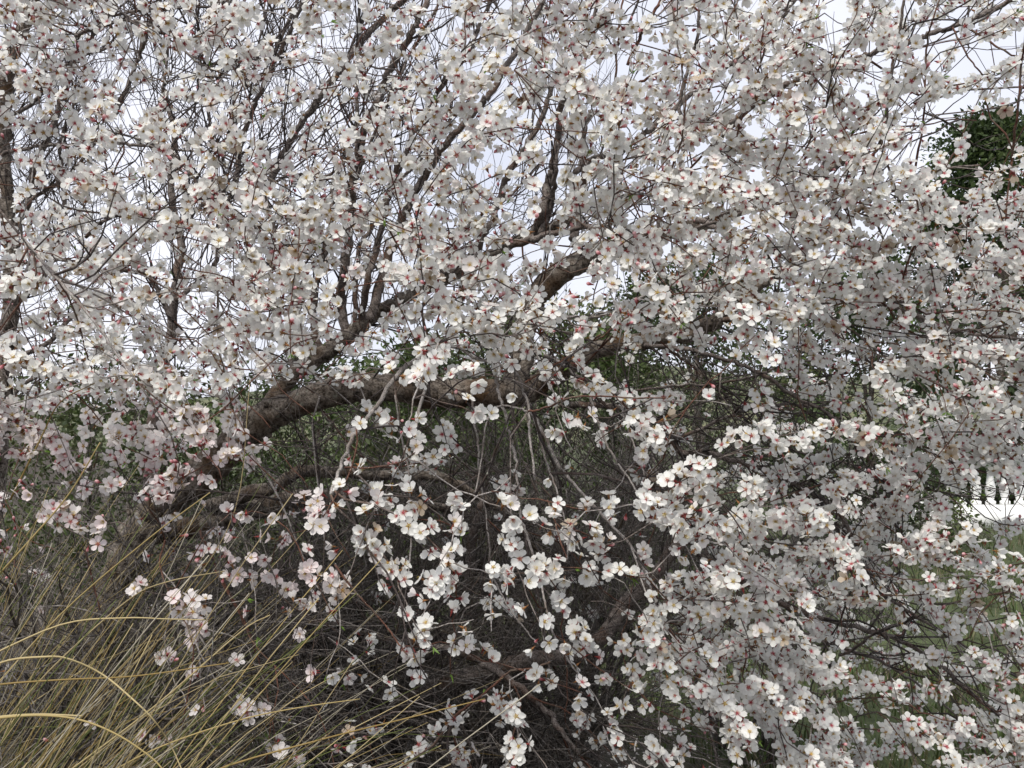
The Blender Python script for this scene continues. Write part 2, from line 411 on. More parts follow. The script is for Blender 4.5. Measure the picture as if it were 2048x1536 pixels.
# right hand side
for pl, w0, w1, d0, d1 in [
    ([(1420, 300), (1480, 230), (1546, 185), (1601, 157), (1655, 133), (1707, 120), (1758, 102), (1826, 82), (1867, 68), (1929, 44), (1997, 14), (2070, -20)], 18, 12, 3.0, 2.8),
    ([(1690, 420), (1727, 345), (1758, 294), (1772, 239), (1782, 154), (1796, 79), (1811, -15)], 9, 7, 2.6, 2.5),
    ([(1350, 470), (1433, 444), (1502, 420), (1587, 400), (1642, 383), (1717, 373), (1792, 379), (1880, 340), (1960, 330)], 8, 5, 2.9, 2.5),
    ([(1395, 440), (1420, 451), (1454, 468), (1540, 500), (1620, 540), (1693, 573), (1751, 594), (1830, 610)], 15, 8, 3.0, 2.6),
    ([(1440, 640), (1560, 620), (1700, 600), (1800, 620), (1874, 649), (1953, 669), (2060, 680)], 14, 9, 3.2, 2.9),
    ([(1840, 660), (1881, 669), (1929, 659), (1967, 659), (2050, 640)], 7, 5, 2.8, 2.6),
    ([(1290, 690), (1380, 700), (1468, 724), (1526, 748), (1560, 772), (1594, 796), (1638, 816), (1669, 840), (1697, 874), (1738, 922), (1790, 1000)], 12, 7, 3.1, 2.9),
    ([(1270, 930), (1348, 881), (1433, 844), (1492, 820), (1570, 808), (1632, 816), (1676, 840)], 10, 7, 3.2, 3.0),
    ([(1140, 810), (1240, 815), (1329, 854), (1363, 905), (1410, 905), (1468, 922), (1539, 943), (1584, 966), (1632, 990), (1673, 1018), (1710, 1085), (1731, 1133), (1751, 1174), (1799, 1212), (1880, 1260)], 17, 7, 3.2, 2.9),
    ([(1200, 790), (1348, 772), (1433, 767), (1519, 748), (1587, 724), (1635, 720), (1720, 690)], 7, 5, 3.1, 3.0),
    ([(1210, 700), (1300, 690), (1348, 707), (1386, 731), (1440, 780), (1500, 850)], 8, 5, 3.3, 3.4),
    ([(1640, 620), (1721, 673), (1775, 717), (1854, 758), (1940, 800)], 6, 4, 2.7, 2.5),
    ([(1800, 600), (1857, 655), (1912, 700), (1990, 760)], 8, 6, 2.7, 2.6),
    ([(1539, 943), (1601, 970), (1638, 949), (1690, 946), (1765, 960), (1881, 984), (1960, 1000)], 7, 4, 3.1, 2.9),
    ([(1560, 890), (1611, 908), (1690, 925), (1765, 960)], 6, 4, 3.2, 3.1),
    ([(1660, 850), (1690, 860), (1792, 878), (1861, 905), (1936, 939), (2020, 950)], 6, 4, 3.0, 2.8),
    ([(1330, 1000), (1400, 1080), (1450, 1195), (1468, 1253), (1539, 1335), (1587, 1376), (1650, 1450)], 10, 5, 3.0, 2.8),
    ([(1430, 1120), (1530, 1190), (1640, 1235), (1738, 1260), (1792, 1277), (1844, 1304), (1881, 1332), (1929, 1376), (1980, 1417), (2014, 1444), (2070, 1490)], 14, 9, 3.2, 3.0),
    ([(1590, 1260), (1703, 1301), (1758, 1321), (1799, 1345), (1844, 1376), (1910, 1430), (1990, 1510)], 9, 5, 3.1, 3.1),
    ([(1680, 1310), (1703, 1301), (1758, 1263), (1826, 1236), (1895, 1209), (1980, 1190), (2060, 1180)], 8, 5, 3.1, 2.8),
    ([(1740, 1300), (1772, 1311), (1833, 1308), (1920, 1330), (2040, 1350)], 6, 4, 3.2, 3.2),
    ([(1280, 1180), (1340, 1260), (1380, 1350), (1420, 1465), (1440, 1560)], 9, 5, 3.4, 3.1)]:
    hero(pl, d0, d1, 'branch', M_BRANCH, 0, w0, w1)
# thin ones against the sky at right
for pl, w0, w1, d0, d1 in [
    ([(1820, 380), (1844, 263), (1849, 188), (1854, 85), (1864, 44), (1884, -15)], 6, 4, 2.6, 2.5),
    ([(1650, 285), (1720, 267), (1775, 255), (1847, 250), (1905, 239), (1953, 241)], 6, 3, 2.8, 2.6),
    ([(1925, 48), (1980, 85), (2031, 113), (2060, 120)], 6, 4, 2.8, 2.7), ([(1905, 55), (1936, 113), (1965, 150)], 5, 4, 2.8, 2.7),
    ([(2020, 340), (2035, 222), (2042, 137), (2055, 40)], 7, 5, 2.6, 2.5), ([(1610, 300), (1642, 236), (1669, 167), (1690, 100)], 5, 4, 2.6, 2.5),
    ([(1470, 290), (1492, 212), (1519, 133), (1540, 60)], 5, 4, 2.5, 2.4), ([(1590, 120), (1625, 60), (1650, -10)], 5, 4, 2.6, 2.6),
    ([(1333, 359), (1352, 315), (1365, 270), (1372, 200)], 6, 4, 2.5, 2.4), ([(1330, 390), (1410, 304), (1478, 243), (1520, 190)], 6, 4, 2.6, 2.6),
    ([(1230, 160), (1234, 102), (1240, 40), (1246, -15)], 6, 5, 2.6, 2.6), ([(1255, 130), (1275, 85), (1295, 48), (1322, 3), (1335, -20)], 9, 8, 2.9, 2.9),
    ([(1260, 180), (1281, 164), (1330, 140), (1380, 116), (1430, 90)], 8, 6, 2.9, 2.9)]:
    hero(pl, d0, d1, 'twig', M_RED, 0, w0, w1)
# left hand side
for pl, w0, w1, d0, d1 in [
    ([(300, 1030), (300, 950), (305, 850), (330, 730), (343, 660), (352, 560), (362, 480), (340, 380), (350, 280), (330, 180)], 34, 12, 3.7, 4.0),
    ([(350, 600), (400, 560), (434, 520), (440, 440), (470, 370)], 14, 9, 3.8, 3.9),
    ([(345, 640), (300, 556), (256, 543), (205, 543), (130, 520), (60, 540)], 14, 8, 3.6, 3.4),
    ([(171, 475), (205, 444), (239, 427), (273, 420), (340, 415)], 9, 6, 3.2, 3.1), ([(340, 480), (366, 451), (393, 420), (413, 403), (454, 379)], 12, 8, 3.4, 3.3),
    ([(410, 410), (454, 379), (513, 369), (550, 366), (581, 349), (649, 352), (690, 325)], 8, 6, 3.2, 3.0),
    ([(230, 285), (267, 290), (325, 297), (366, 325), (393, 369), (420, 430)], 9, 7, 3.0, 2.9), ([(300, 295), (376, 301), (427, 304), (495, 328), (560, 370)], 6, 4, 3.0, 2.9),
    ([(150, 70), (184, 58), (239, 41), (290, 48), (342, 68), (376, 109), (410, 133), (478, 157)], 11, 5, 3.0, 2.8), ([(170, 52), (191, 44), (256, 24), (331, 20), (400, 10)], 8, 5, 3.1, 3.0),
    ([(230, 230), (273, 126), (294, 68), (320, -10)], 12, 9, 3.8, 3.7), ([(312, 290), (318, 239), (328, 160), (338, 85), (350, -10)], 8, 6, 3.6, 3.5),
    ([(425, 300), (420, 263), (413, 191), (400, 106), (395, 30)], 5, 4, 3.2, 3.1), ([(500, 190), (519, 79), (533, -10)], 5, 4, 3.4, 3.3)]:
    hero(pl, d0, d1, 'branch', M_BRANCH, 0, w0, w1)
hero([(40, 470), (96, 536), (171, 621), (226, 697), (270, 760)], 2.4, 2.2, 'twig', M_GREY, 0, 9, 6)
# the almond behind at the left edge
hero([(-60, 1420, 70), (-40, 1150, 62), (-12, 900, 54), (2, 830, 42), (8, 700, 36), (22, 610, 32), (20, 480, 28), (6, 330, 30), (4, 250, 32), (20, 130, 26), (60, 20, 26), (80, -60, 20)], 4.3, 4.2, 'trunk', M_LIMB, 1, per=8)
for pl, w0, w1, d0, d1 in [
    ([(-5, 312), (51, 297), (103, 290), (137, 290), (200, 270)], 10, 7, 4.1, 3.8), ([(10, 480), (34, 448), (55, 407), (70, 330), (110, 240), (140, 150), (190, 60), (220, -20)], 18, 9, 4.2, 4.2),
    ([(30, 425), (51, 407), (103, 372), (154, 331), (210, 260)], 10, 6, 4.1, 3.9), ([(-10, 250), (60, 210), (100, 160), (150, 120), (230, 90)], 12, 6, 4.2, 4.0),
    ([(15, 620), (80, 560), (120, 470), (130, 380), (120, 290), (150, 200)], 15, 7, 4.3, 4.4), ([(10, 720), (90, 690), (160, 620), (230, 600), (290, 640)], 14, 7, 4.3, 4.3),
    ([(-5, 830), (60, 760), (140, 740), (230, 690)], 12, 6, 4.3, 4.2)]:
    hero(pl, d0, d1, 'branch', M_BRANCH, 1, w0, w1)
# grey hanging twigs in front of and under the arching limb
for pl, w0, w1, d0, d1 in [
    ([(840, 715), (810, 734), (793, 751), (758, 806), (731, 840), (707, 874), (680, 936), (662, 990)], 13, 10, 2.6, 2.1), ([(870, 700), (861, 744), (851, 772), (840, 815), (830, 860)], 11, 8, 2.6, 2.3),
    ([(880, 680), (919, 697), (953, 717), (1005, 731), (1035, 751), (1046, 782), (1056, 802), (1059, 840), (1059, 871), (1070, 960)], 9, 6, 2.6, 2.3),
    ([(1056, 823), (1022, 813), (988, 816), (972, 850), (964, 915), (950, 990)], 6, 4, 2.4, 2.4), ([(990, 740), (994, 765), (1005, 813), (1022, 874), (1032, 922), (1032, 949), (1039, 1024), (1056, 1075), (1070, 1126), (1083, 1174), (1093, 1219), (1110, 1277), (1131, 1314), (1155, 1345)], 9, 5, 2.7, 2.3),
    ([(943, 772), (947, 837), (957, 888), (957, 929), (970, 1024), (978, 1090), (984, 1147), (1001, 1185), (1025, 1226), (1052, 1260), (1076, 1290)], 6, 4, 2.8, 2.5), ([(1055, 800), (1063, 826), (1090, 874), (1117, 932), (1138, 956), (1206, 1034), (1261, 1092), (1295, 1161), (1319, 1229)], 11, 6, 2.9, 2.5),
    ([(1060, 815), (1073, 854), (1090, 915), (1107, 963), (1121, 1008), (1140, 1070)], 7, 4, 2.7, 2.4), ([(1180, 795), (1193, 837), (1213, 888), (1240, 932), (1271, 980), (1300, 1050)], 7, 5, 2.6, 2.4),
    ([(1240, 800), (1254, 854), (1272, 900), (1288, 949), (1300, 1000)], 6, 4, 2.7, 2.5), ([(1300, 830), (1302, 881), (1312, 940), (1340, 1010)], 7, 5, 2.8, 2.6),
    ([(960, 690), (1022, 693), (1083, 707), (1124, 727), (1158, 755), (1210, 775), (1290, 810)], 12, 7, 3.0, 2.8), ([(1050, 640), (1066, 642), (1124, 635), (1186, 635), (1250, 615), (1330, 560)], 11, 7, 3.0, 3.0),
    ([(790, 790), (800, 860), (818, 950), (820, 1024), (822, 1095), (815, 1160)], 5, 4, 2.7, 2.4), ([(640, 790), (625, 860), (640, 1000), (650, 1090)], 5, 3, 2.8, 2.6), ([(500, 900), (560, 1000), (600, 1100), (640, 1180), (714, 1188)], 6, 4, 2.9, 2.5)]:
    hero(pl, d0, d1, 'twig', M_GREY, 0, w0, w1)
for pl, w0, w1, d0, d1 in [
    ([(1056, 823), (1090, 816), (1131, 799), (1175, 792), (1261, 796), (1330, 796)], 6, 4, 2.1, 1.95), ([(1050, 765), (1107, 731), (1158, 700), (1200, 670)], 5, 4, 2.4, 2.3),
    ([(670, 1130), (714, 1188), (765, 1243), (789, 1277), (815, 1310)], 6, 4, 2.2, 2.0), ([(900, 1445), (912, 1431), (970, 1386), (1022, 1342), (1066, 1338), (1100, 1324)], 8, 5, 2.4, 2.3),
    ([(690, 935), (745, 935), (800, 925), (830, 905)], 5, 3, 2.1, 2.0), ([(1095, 1000), (1105, 1030), (1120, 1080), (1135, 1120)], 5, 4, 2.2, 2.05),
    ([(400, 1060), (440, 1150), (500, 1270), (540, 1420), (530, 1540)], 6, 4, 2.6, 2.5), ([(430, 1140), (480, 1230), (510, 1290), (600, 1380)], 5, 3, 2.5, 2.4), ([(330, 1080), (320, 1130), (345, 1200), (380, 1260)], 5, 3, 2.4, 2.3),
    ([(170, 1100), (185, 1160), (200, 1220)], 5, 4, 2.5, 2.4)]:
    hero(pl, d0, d1, 'twig', M_RED, 0, w0, w1)

# ------------------------------------------------------------ how thickly the tree flowers, read off the photograph in 64 pixel cells
DENS = [
 "88755687266554789995488888887577",
 "88743688465654799996589998887335",
 "88753477335667889998788999878857",
 "56776555422578888899988899993222",
 "14887676355677887688999999986434",
 "24886787666688658689999999989656",
 "45677788777657875899999999999999",
 "78766668887489874689999999999999",
 "87786468987479997368899999999899",
 "47998669998479999737889999999999",
 "77899679998737999886785688888999",
 "89899888985369875662234456789999",
 "99788987522677755378722555667999",
 "99689999114687731577832666768999",
 "55558988102577411233654676679988",
 "65447731166773664434886677788723",
 "46541324663776547873688887787655",
 "22111256363473777577448999988886",
 "11014643477268675773699999988766",
 "01001661223356323675899999745777",
 "10000421111353542466899998754567",
 "00000111113233665275479998766667",
 "00101025212225676376348998757888",
 "01014211423333687335533589965689"]
DENS = np.array([[int(ch) for ch in (r_ + '9' * 32)[:32]] for r_ in DENS], dtype=float) / 10.0
COVER = -1.18 * np.log(1 - np.minimum(DENS, 0.93))
COVER[:17, 19:] *= 1.15
COVER[:9, :15] *= 1.42
COVER[5:12, :13] *= 1.12
COVER[6:11, 8:20] *= 1.15
COVER[12:, 8:20] *= 0.78
COVER[16:, :8] *= 0.85
COVER[:, 21:26] *= 1.1
COVER[13:, 20:] *= 1.3
CELL = 64.0
MARG = 2                                   # the crown goes on outside the frame
COVP = np.pad(COVER, MARG, mode='edge')
def region(x, y):
    return int(math.floor(y / CELL)) + MARG, int(math.floor(x / CELL)) + MARG
def front(x, y):
    """distance of the outermost blossoms"""
    d = 2.32
    d -= 0.36 * math.exp(-(((x - 980) / 420.0) ** 2 + ((y - 1000) / 330.0) ** 2))
    d += 0.40 / (1 + math.exp(-(x - 1500) / 120.0)) * (0.35 + 0.65 / (1 + math.exp(-(y - 750) / 160.0)))
    d += 0.22 * math.exp(-((x / 420.0) ** 2 + (y / 320.0) ** 2))
    return d
def aim(x, y):
    """which way the flowering shoots run there, as an angle in the picture (0 right, 90 up)"""
    if y < 560 and x < 620: a = R.choice((62, 20, -35, -60))
    elif y < 560 and x < 1250: a = R.choice((60, 35, -20, -55, 80))
    elif y < 600: a = R.choice((35, 70, 15, -30, -65))
    elif x < 620: a = R.choice((-45, -20, -70, 10))
    elif x < 1330: a = R.choice((-30, -60, 0, 20, -85, 170))
    else: a = R.choice((-20, -45, 5, 25, -70))
    return math.radians(a + R.gauss(0, 24))

def kd_of(nodes):
    k = kdtree.KDTree(len(nodes))
    for i, n_ in enumerate(nodes):
        k.insert(Vector(n_[0]), i)
    k.balance()
    return k
def bez(a, b, c_, d_, n_):
    t = np.linspace(0, 1, n_)[:, None]
    return a * (1 - t) ** 3 + 3 * b * t * (1 - t) ** 2 + 3 * c_ * t ** 2 * (1 - t) + d_ * t ** 3
TWIGS = []        # (points, radii, material, tree, size in picture)
FLOW = []         # (position, axis, scale, pink, tree, pixel x, pixel y, distance)
BUDS = []         # (position, axis, scale, tree, px, py, d)
acc = np.zeros_like(COVP)
def grow(x, y, layer, kd):
    d = front(x, y) + abs(R.gauss(0, 0.16)) if layer == 0 else front(x, y) + R.uniform(0.4, 1.7)
    if layer == 0 and R.random() < 0.3: d -= R.uniform(0, 0.14)
    B = P(x, y, d)
    ang = aim(x, y)
    D = norm(np.array((math.cos(ang), R.gauss(-0.1, 0.45), math.sin(ang))))
    L = R.uniform(0.09, 0.30)
    # the twig that carries it: from the nearest good node of the tree
    best, bs, bi = None, 1e9, 0
    for co, i, dist in kd.find_n(Vector(B - D * 0.1), 20):
        nd = NODES[i]
        sc = dist * (1.25 - 0.5 * float(np.dot(norm(B - nd[0]), D))) + (0.05 if nd[2] < 0.0025 else 0)
        sc += 0.03 * USED.get(i, 0)
        if sc < bs: bs, best, bi = sc, nd, i
    N, tg, rN, tree = best
    USED[bi] = USED.get(bi, 0) + 1
    tx_ = norm(tg if np.dot(tg, B - N) > 0 else -tg)
    dist = np.linalg.norm(B - N)
    nA = max(4, min(12, int(dist / 0.05)))
    A = bez(N, N + tx_ * dist * 0.3, B - D * dist * 0.35, B, nA)
    n_ = max(4, int(L / 0.03))
    C = [B]
    dd = D.copy()
    for k in range(n_):
        dd = norm(dd + NR.normal(size=3) * 0.13 + np.array((0, 0, -0.03)))
        C.append(C[-1] + dd * L / n_)
    C = np.array(C)
    pts = np.vstack((A[:-1], C))
    pts[1:-1] += NR.normal(size=(len(pts) - 2, 3)) * 0.0022
    r0 = min(rN * 0.7, 0.0018 + 0.0032 * min(1.0, dist / 0.5))
    rad = np.linspace(max(r0, 0.0017), 0.0011, len(pts))
    m = R.choice((M_RED, M_RED, M_DARK, M_GREY, M_BRANCH)) if dist < 0.5 else R.choice((M_GREY, M_BRANCH, M_RED))
    # blossoms in little bunches along the shoot
    got = 0
    step = 0.020
    s_, path = 0.0, C
    seg = np.linalg.norm(np.diff(path, axis=0), axis=1)
    tot = seg.sum()
    cum = np.concatenate(([0], np.cumsum(seg)))
    while s_ < tot:
        k = min(len(seg) - 1, int(np.searchsorted(cum, s_, side='right') - 1))
        q_ = path[k] + (path[k + 1] - path[k]) * ((s_ - cum[k]) / max(seg[k], 1e-6))
        tn = norm(path[k + 1] - path[k])
        fy0 = pix(q_)[1]
        for j in range(R.choice((2, 3, 3, 4, 5)) + (1 if fy0 > 850 else 0)):
            a = rv()
            a = norm(a - tn * np.dot(a, tn) * 0.6 + np.array((0, -0.32, 0.12)))
            pos = q_ + a * R.uniform(0.008, 0.030) + rv() * 0.004
            fx, fy, fd = pix(pos)
            cy, cx = region(fx, fy)
            if not (0 <= cy < acc.shape[0] and 0 <= cx < acc.shape[1]): continue
            sc = R.uniform(0.80, 1.16)
            area = 0.36 * (0.041 * sc * F / fd) ** 2
            if acc[cy, cx] + area * 0.5 < COVP[cy, cx] * CELL * CELL:
                bh = bare_here(fx, fy, fd)
                if bh != 2: acc[cy, cx] += area
                if bh: continue
                low = 1.0 if (fy > 880 and fx < 640) else (0.5 if fy > 800 and fx < 700 else 0.0)
                pink = min(1.0, max(0.0, R.gauss(0.06 + 0.50 * low, 0.12)))
                if R.random() < 0.085 + 0.12 * low:
                    BUDS.append((pos, a, R.uniform(0.7, 1.2), tree, fx, fy, fd))
                else:
                    FLOW.append((pos, a, sc, pink, tree, fx, fy, fd, rv()))
                got += 1
        s_ += step * R.uniform(0.7, 1.6)
    if got < 2:
        return False
    TWIGS.append((pts, rad, m, tree, rad[0] / max(1.0, pix(B)[2])))
    NEW.append((pts, rad, tree))
    return True

CLEAR = []
for pp, rr, m_, kind_, tree_ in HERO:
    if tree_ == 0 and kind_ in ('trunk', 'limb', 'branch'):
        for p_, r_ in zip(pp, rr):
            x_, y_, d_ = pix(p_)
            if not (x_ < 520 and y_ > 700): CLEAR.append((x_, y_, r_ / d_ * F, d_))
CK = kdtree.KDTree(len(CLEAR))
for i_, c_ in enumerate(CLEAR):
    CK.insert(Vector((c_[0], c_[1], 0)), i_)
CK.balance()
OPEN = [(610, 805, 115, 48, .03), (840, 800, 80, 40, .2), (1035, 800, 60, 55, .1), (640, 890, 90, 55, .15), (990, 890, 90, 60, .1), (1170, 925, 110, 40, .2), (1400, 730, 130, 45, .35), (1110, 680, 60, 40, .4),
        (1240, 1200, 60, 55, .2), (860, 1400, 130, 35, .25), (420, 960, 70, 40, .35), (1140, 560, 60, 45, .65), (1960, 1010, 70, 50, .35), (1940, 300, 110, 70, .45), (1085, 400, 40, 80, .4), (690, 620, 50, 80, .45), (330, 640, 40, 60, .4)]
def bare_here(x, y, d):
    """the tree itself is barer on old wood and in these openings"""
    for ox, oy, rx, ry, k in OPEN:
        if ((x - ox) / rx) ** 2 + ((y - oy) / ry) ** 2 < 1 and R.random() > k: return 1
    co, i, dist = CK.find(Vector((x, y, 0)))
    c_ = CLEAR[i]
    return 2 if c_[2] > 4 and d < c_[3] + 0.05 and dist < c_[2] + 7 and R.random() < (0.6 if x < 1300 else 0.25) else 0
USED = {}
NEW = []
Hc, Wc = COVP.shape
kd = kd_of(NODES)
fails = 0
for rnd, nshoot in enumerate((50, 90, 150, 250, 400, 600, 800, 900, 900, 900)):
    for it in range(int(nshoot * 1.25)):
        defi = np.maximum(COVP * CELL * CELL - acc, 0)
        defi[:MARG] *= 0.45; defi[-MARG:] *= 0.45; defi[:, :MARG] *= 0.45; defi[:, -MARG:] *= 0.45
        pr = (defi ** 1.35).ravel()
        tot_ = pr.sum()
        if it % 1 == 0:
            k = int(np.searchsorted(np.cumsum(pr), R.random() * tot_))
        cy, cx = divmod(min(k, Hc * Wc - 1), Wc)
        x, y = (cx - MARG + R.random()) * CELL, (cy - MARG + R.random()) * CELL
        lay = 0 if R.random() < 0.66 else 1
        grow(x, y, lay, kd)
    for pts, rad, tree in NEW:
        register(pts[::2], rad[::2], tree)
    NEW.clear()
    kd = kd_of(NODES)
print('blossoms', len(FLOW), 'buds', len(BUDS), 'twigs', len(TWIGS), 'fill', acc.sum() / (COVP.sum() * CELL * CELL), round(time.time() - T0, 1))

# ------------------------------------------------------------ bare side twigs of the crown
FINE = {0: Geo(), 1: Geo()}
FINE_R = Geo()
def spray(base, tng, length, r0, geo, sides=3, depth=1, up=0.1, col=None):
    n_ = max(4, int(length / 0.06))
    dd = norm(tng * 0.8 + rv() * 0.66 + np.array((0, 0, up)))
    pts = [base]
    for k in range(n_):
        dd = norm(dd + NR.normal(size=3) * 0.17 + np.array((0, 0, up * 0.25)))
        pts.append(pts[-1] + dd * length / n_)
    pts = np.array(pts)
    geo.tube(pts, np.linspace(r0, r0 * 0.4, len(pts)), sides, col)
    if depth:
        for k in range(R.choice((1, 2, 3, 4))):
            i = R.randint(1, len(pts) - 1)
            spray(pts[i], norm(pts[i] - pts[i - 1]), length * R.uniform(0.2, 0.55), r0 * 0.55, geo, sides, depth - 1, up, col)
hn = [(p, norm(t), r, tree, min(1.6, float(np.linalg.norm(t)) / 0.025)) for (pp, rr, m, kind, tree) in HERO for p, t, r in zip(pp, np.gradient(pp, axis=0), rr)]
cand = []
for p, t, r, tree, seg_w in hn:
    x, y, d = pix(p)
    if -150 < x < 2200 and -150 < y < 1600:
        wgt = 1.0
        if y < 800 and x < 700: wgt = 3.2
        elif y < 560 and x < 1250: wgt = 1.8
        elif 640 < y < 1200 and 560 < x < 1750: wgt = 2.6
        elif y < 600: wgt = 0.7
        wgt *= seg_w
        cand.append((wgt if d > 2.75 else wgt * 0.2, p, t, r, tree, x, y))
cw = np.cumsum([c_[0] for c_ in cand])
for it in range(1900):
    wgt, p, t, r, tree, x, y = cand[int(np.searchsorted(cw, R.random() * cw[-1]))]
    up = 0.25 if y < 640 else (-0.12 if y < 1000 else 0.0)
    spray(p, t if R.random() < 0.8 else -t, R.uniform(0.16, 0.62), 0.0013 + 0.0032 * R.random() ** 1.8, FINE[tree], 3, 1, up)

# ------------------------------------------------------------ the almond trees
def blossom_templates():
    """petal (12 or 30 quads), calyx with sepals, stamens; all round the axis +Z, about 37 mm across"""
    def petal(nu, nv, tilt, curl, wd, notch):
        u = np.linspace(0, 1, nu + 1)
        prof = np.interp(u, [0, 0.12, 0.35, 0.62, 0.82, 0.94, 1.0], [0.10, 0.24, 0.66, 1.0, 0.94, 0.66, 0.34]) * wd
        ln = 0.0175
        v, col_t = [], []
        for i, uu in enumerate(u):
            for s_ in np.linspace(-1, 1, nv + 1):
                xx = 0.0016 + ln * (uu - (notch if i == nu and abs(s_) < 0.4 else 0))
                yy = s_ * prof[i]
                zz = ln * (math.sin(tilt) * uu + curl * uu * uu) + 0.0022 * s_ * s_ * uu + 0.0005 * math.sin(7 * uu + 3 * s_)
                v.append((xx * math.cos(tilt * 0.8), yy, zz))
                col_t.append(uu)
        l = []
        for i in range(nu):
            for j in range(nv):
                a = i * (nv + 1) + j
                l += [a, a + nv + 1, a + nv + 2, a + 1]
        return np.array(v), np.array(l), np.full(nu * nv, 4), np.array(col_t)
    return petal
PET = blossom_templates()
SHAPES = [(math.radians(t_), c_, w_, n_) for t_, c_, w_, n_ in ((10, 0.02, 0.0075, .07), (18, 0.0, 0.0082, .05), (4, -0.10, 0.0074, .09), (28, -0.08, 0.0078, .06), (38, 0.02, 0.0072, .06), (14, -0.16, 0.0080, .05), (58, 0.10, 0.0070, .04), (24, -0.30, 0.0068, .08))]
def petal_colour(t, pink, red):
    white = np.array((0.92, 0.925, 0.885))
    blush = np.array((0.92, 0.74, 0.76))
    base = np.array((0.56, 0.24, 0.23)) if red else np.array((0.58, 0.48, 0.30))
    body = white * (1 - pink * 0.55) + blush * pink * 0.55
    k = np.clip(1 - t / 0.20, 0, 1)[:, None] ** 0.8
    return body[None] * (1 - k) + base[None] * k
def calyx_geo(g, red):
    cr_ = np.array((0.20, 0.035, 0.03)) if red else np.array((0.22, 0.10, 0.035))
    a = np.arange(5) * 2 * math.pi / 5
    ring = lambda r, z: np.stack((np.cos(a) * r, np.sin(a) * r, np.full(5, z)), axis=1)
    v = np.vstack((ring(0.0007, -0.0125), ring(0.0008, -0.0075), ring(0.0021, -0.006), ring(0.0026, -0.0005)))
    l = []
    for i in range(3):
        for j in range(5):
            l += [i * 5 + j, i * 5 + (j + 1) % 5, i * 5 + 5 + (j + 1) % 5, i * 5 + 5 + j]
    g.add(v, l, [4] * 15, cr_, 1)
    for k in range(5):                     # sepals fill the gaps between the petal claws
        b = a[k] + math.pi / 5
        e, f_ = np.array((math.cos(b), math.sin(b), 0)), np.array((-math.sin(b), math.cos(b), 0))
        v = [e * 0.0018 - f_ * 0.0014, e * 0.0018 + f_ * 0.0014, e * 0.0052 + f_ * 0.0012 + (0, 0, 0.0004), e * 0.0068 + (0, 0, 0.0004), e * 0.0052 - f_ * 0.0012 + (0, 0, 0.0004)]
        g.add(v, [0, 4, 3, 2, 1], [5], cr_ * 1.25, 1)
    v = np.vstack((ring(0.0030, 0.0008), [(0, 0, 0.0012)]))
    g.add(v, sum(([j, (j + 1) % 5, 5] for j in range(5)), []), [3] * 5, np.array((0.30, 0.045, 0.06)) if red else np.array((0.34, 0.22, 0.06)), 1)
def stamen_geo(g, red, n_):
    for k in range(n_):
        b = k * 2.39996
        t = R.uniform(0.25, 0.75)
        e = np.array((math.cos(b) * math.sin(t), math.sin(b) * math.sin(t), math.cos(t)))
        s_ = norm(np.cross(e, (0.3, 0.5, 0.2)))
        p1 = e * R.uniform(0.0055, 0.0085)
        wv = s_ * 0.00028
        g.add([e * 0.001 - wv, e * 0.001 + wv, p1 + wv, p1 - wv], [0, 1, 2, 3], [4], (0.62, 0.30, 0.30) if red else (0.70, 0.62, 0.40), 1)
        av, bv = s_ * 0.0008, norm(np.cross(e, s_)) * 0.0008
        g.add([p1 - av, p1 + bv, p1 + av, p1 - bv, p1 + e * 0.0011], [0, 1, 4, 1, 2, 4, 2, 3, 4, 3, 0, 4], [3] * 4, (0.42, 0.25, 0.06) if red else (0.62, 0.46, 0.09), 1)
def rotz(v, a):
    c_, s_ = math.cos(a), math.sin(a)
    return v @ np.array(((c_, s_, 0), (-s_, c_, 0), (0, 0, 1)))
VARS, LOW = [], []
for si, (ti, cu, wd, no) in enumerate(SHAPES):
    for red in (0, 1):
        for pk in (0.05, 0.45, 0.95):
            g = Geo()
            g, gl_ = Geo(), Geo()
            for k in range(5):
                if (si + red + k) % 11 == 7: continue
                v, l, c, t = PET(3, 2, ti + R.gauss(0, 0.09), cu + R.gauss(0, 0.03), wd * R.uniform(0.92, 1.06), no)
                sz, an, br_ = R.uniform(0.93, 1.05), k * 2 * math.pi / 5 + R.gauss(0, 0.07), R.uniform(0.96, 1.0)
                v = v * sz
                v[:, 2] += 0.0003 * (k % 2)
                g.add(rotz(v, an), l, c, petal_colour(t, pk, red) * br_, 0)
                v, l, c, t = PET(3, 1, ti, cu * 0.8, wd, 0)
                gl_.add(rotz(v * sz, an), l, c, petal_colour(t, pk, red) * br_, 0)
            calyx_geo(g, red)
            calyx_geo(gl_, red)
            lo = [np.concatenate(a) for a in (gl_.v, gl_.l, gl_.c, gl_.col, gl_.m)]
            LOW.append((*lo, red, pk))
            stamen_geo(g, red, 4)
            VARS.append((np.concatenate(g.v), np.concatenate(g.l), np.concatenate(g.c), np.concatenate(g.col), np.concatenate(g.m), red, pk))
def frame_of(axis, spin):
    z = norm(axis)
    x = norm(np.cross(spin, z))
    return np.stack((x, np.cross(z, x), z), axis=1)
def pick_var(pink):
    pk = 0 if pink < 0.22 else (1 if pink < 0.6 else 2)
    return R.randrange(len(SHAPES)) * 6 + R.choice((0, 1)) * 3 + pk

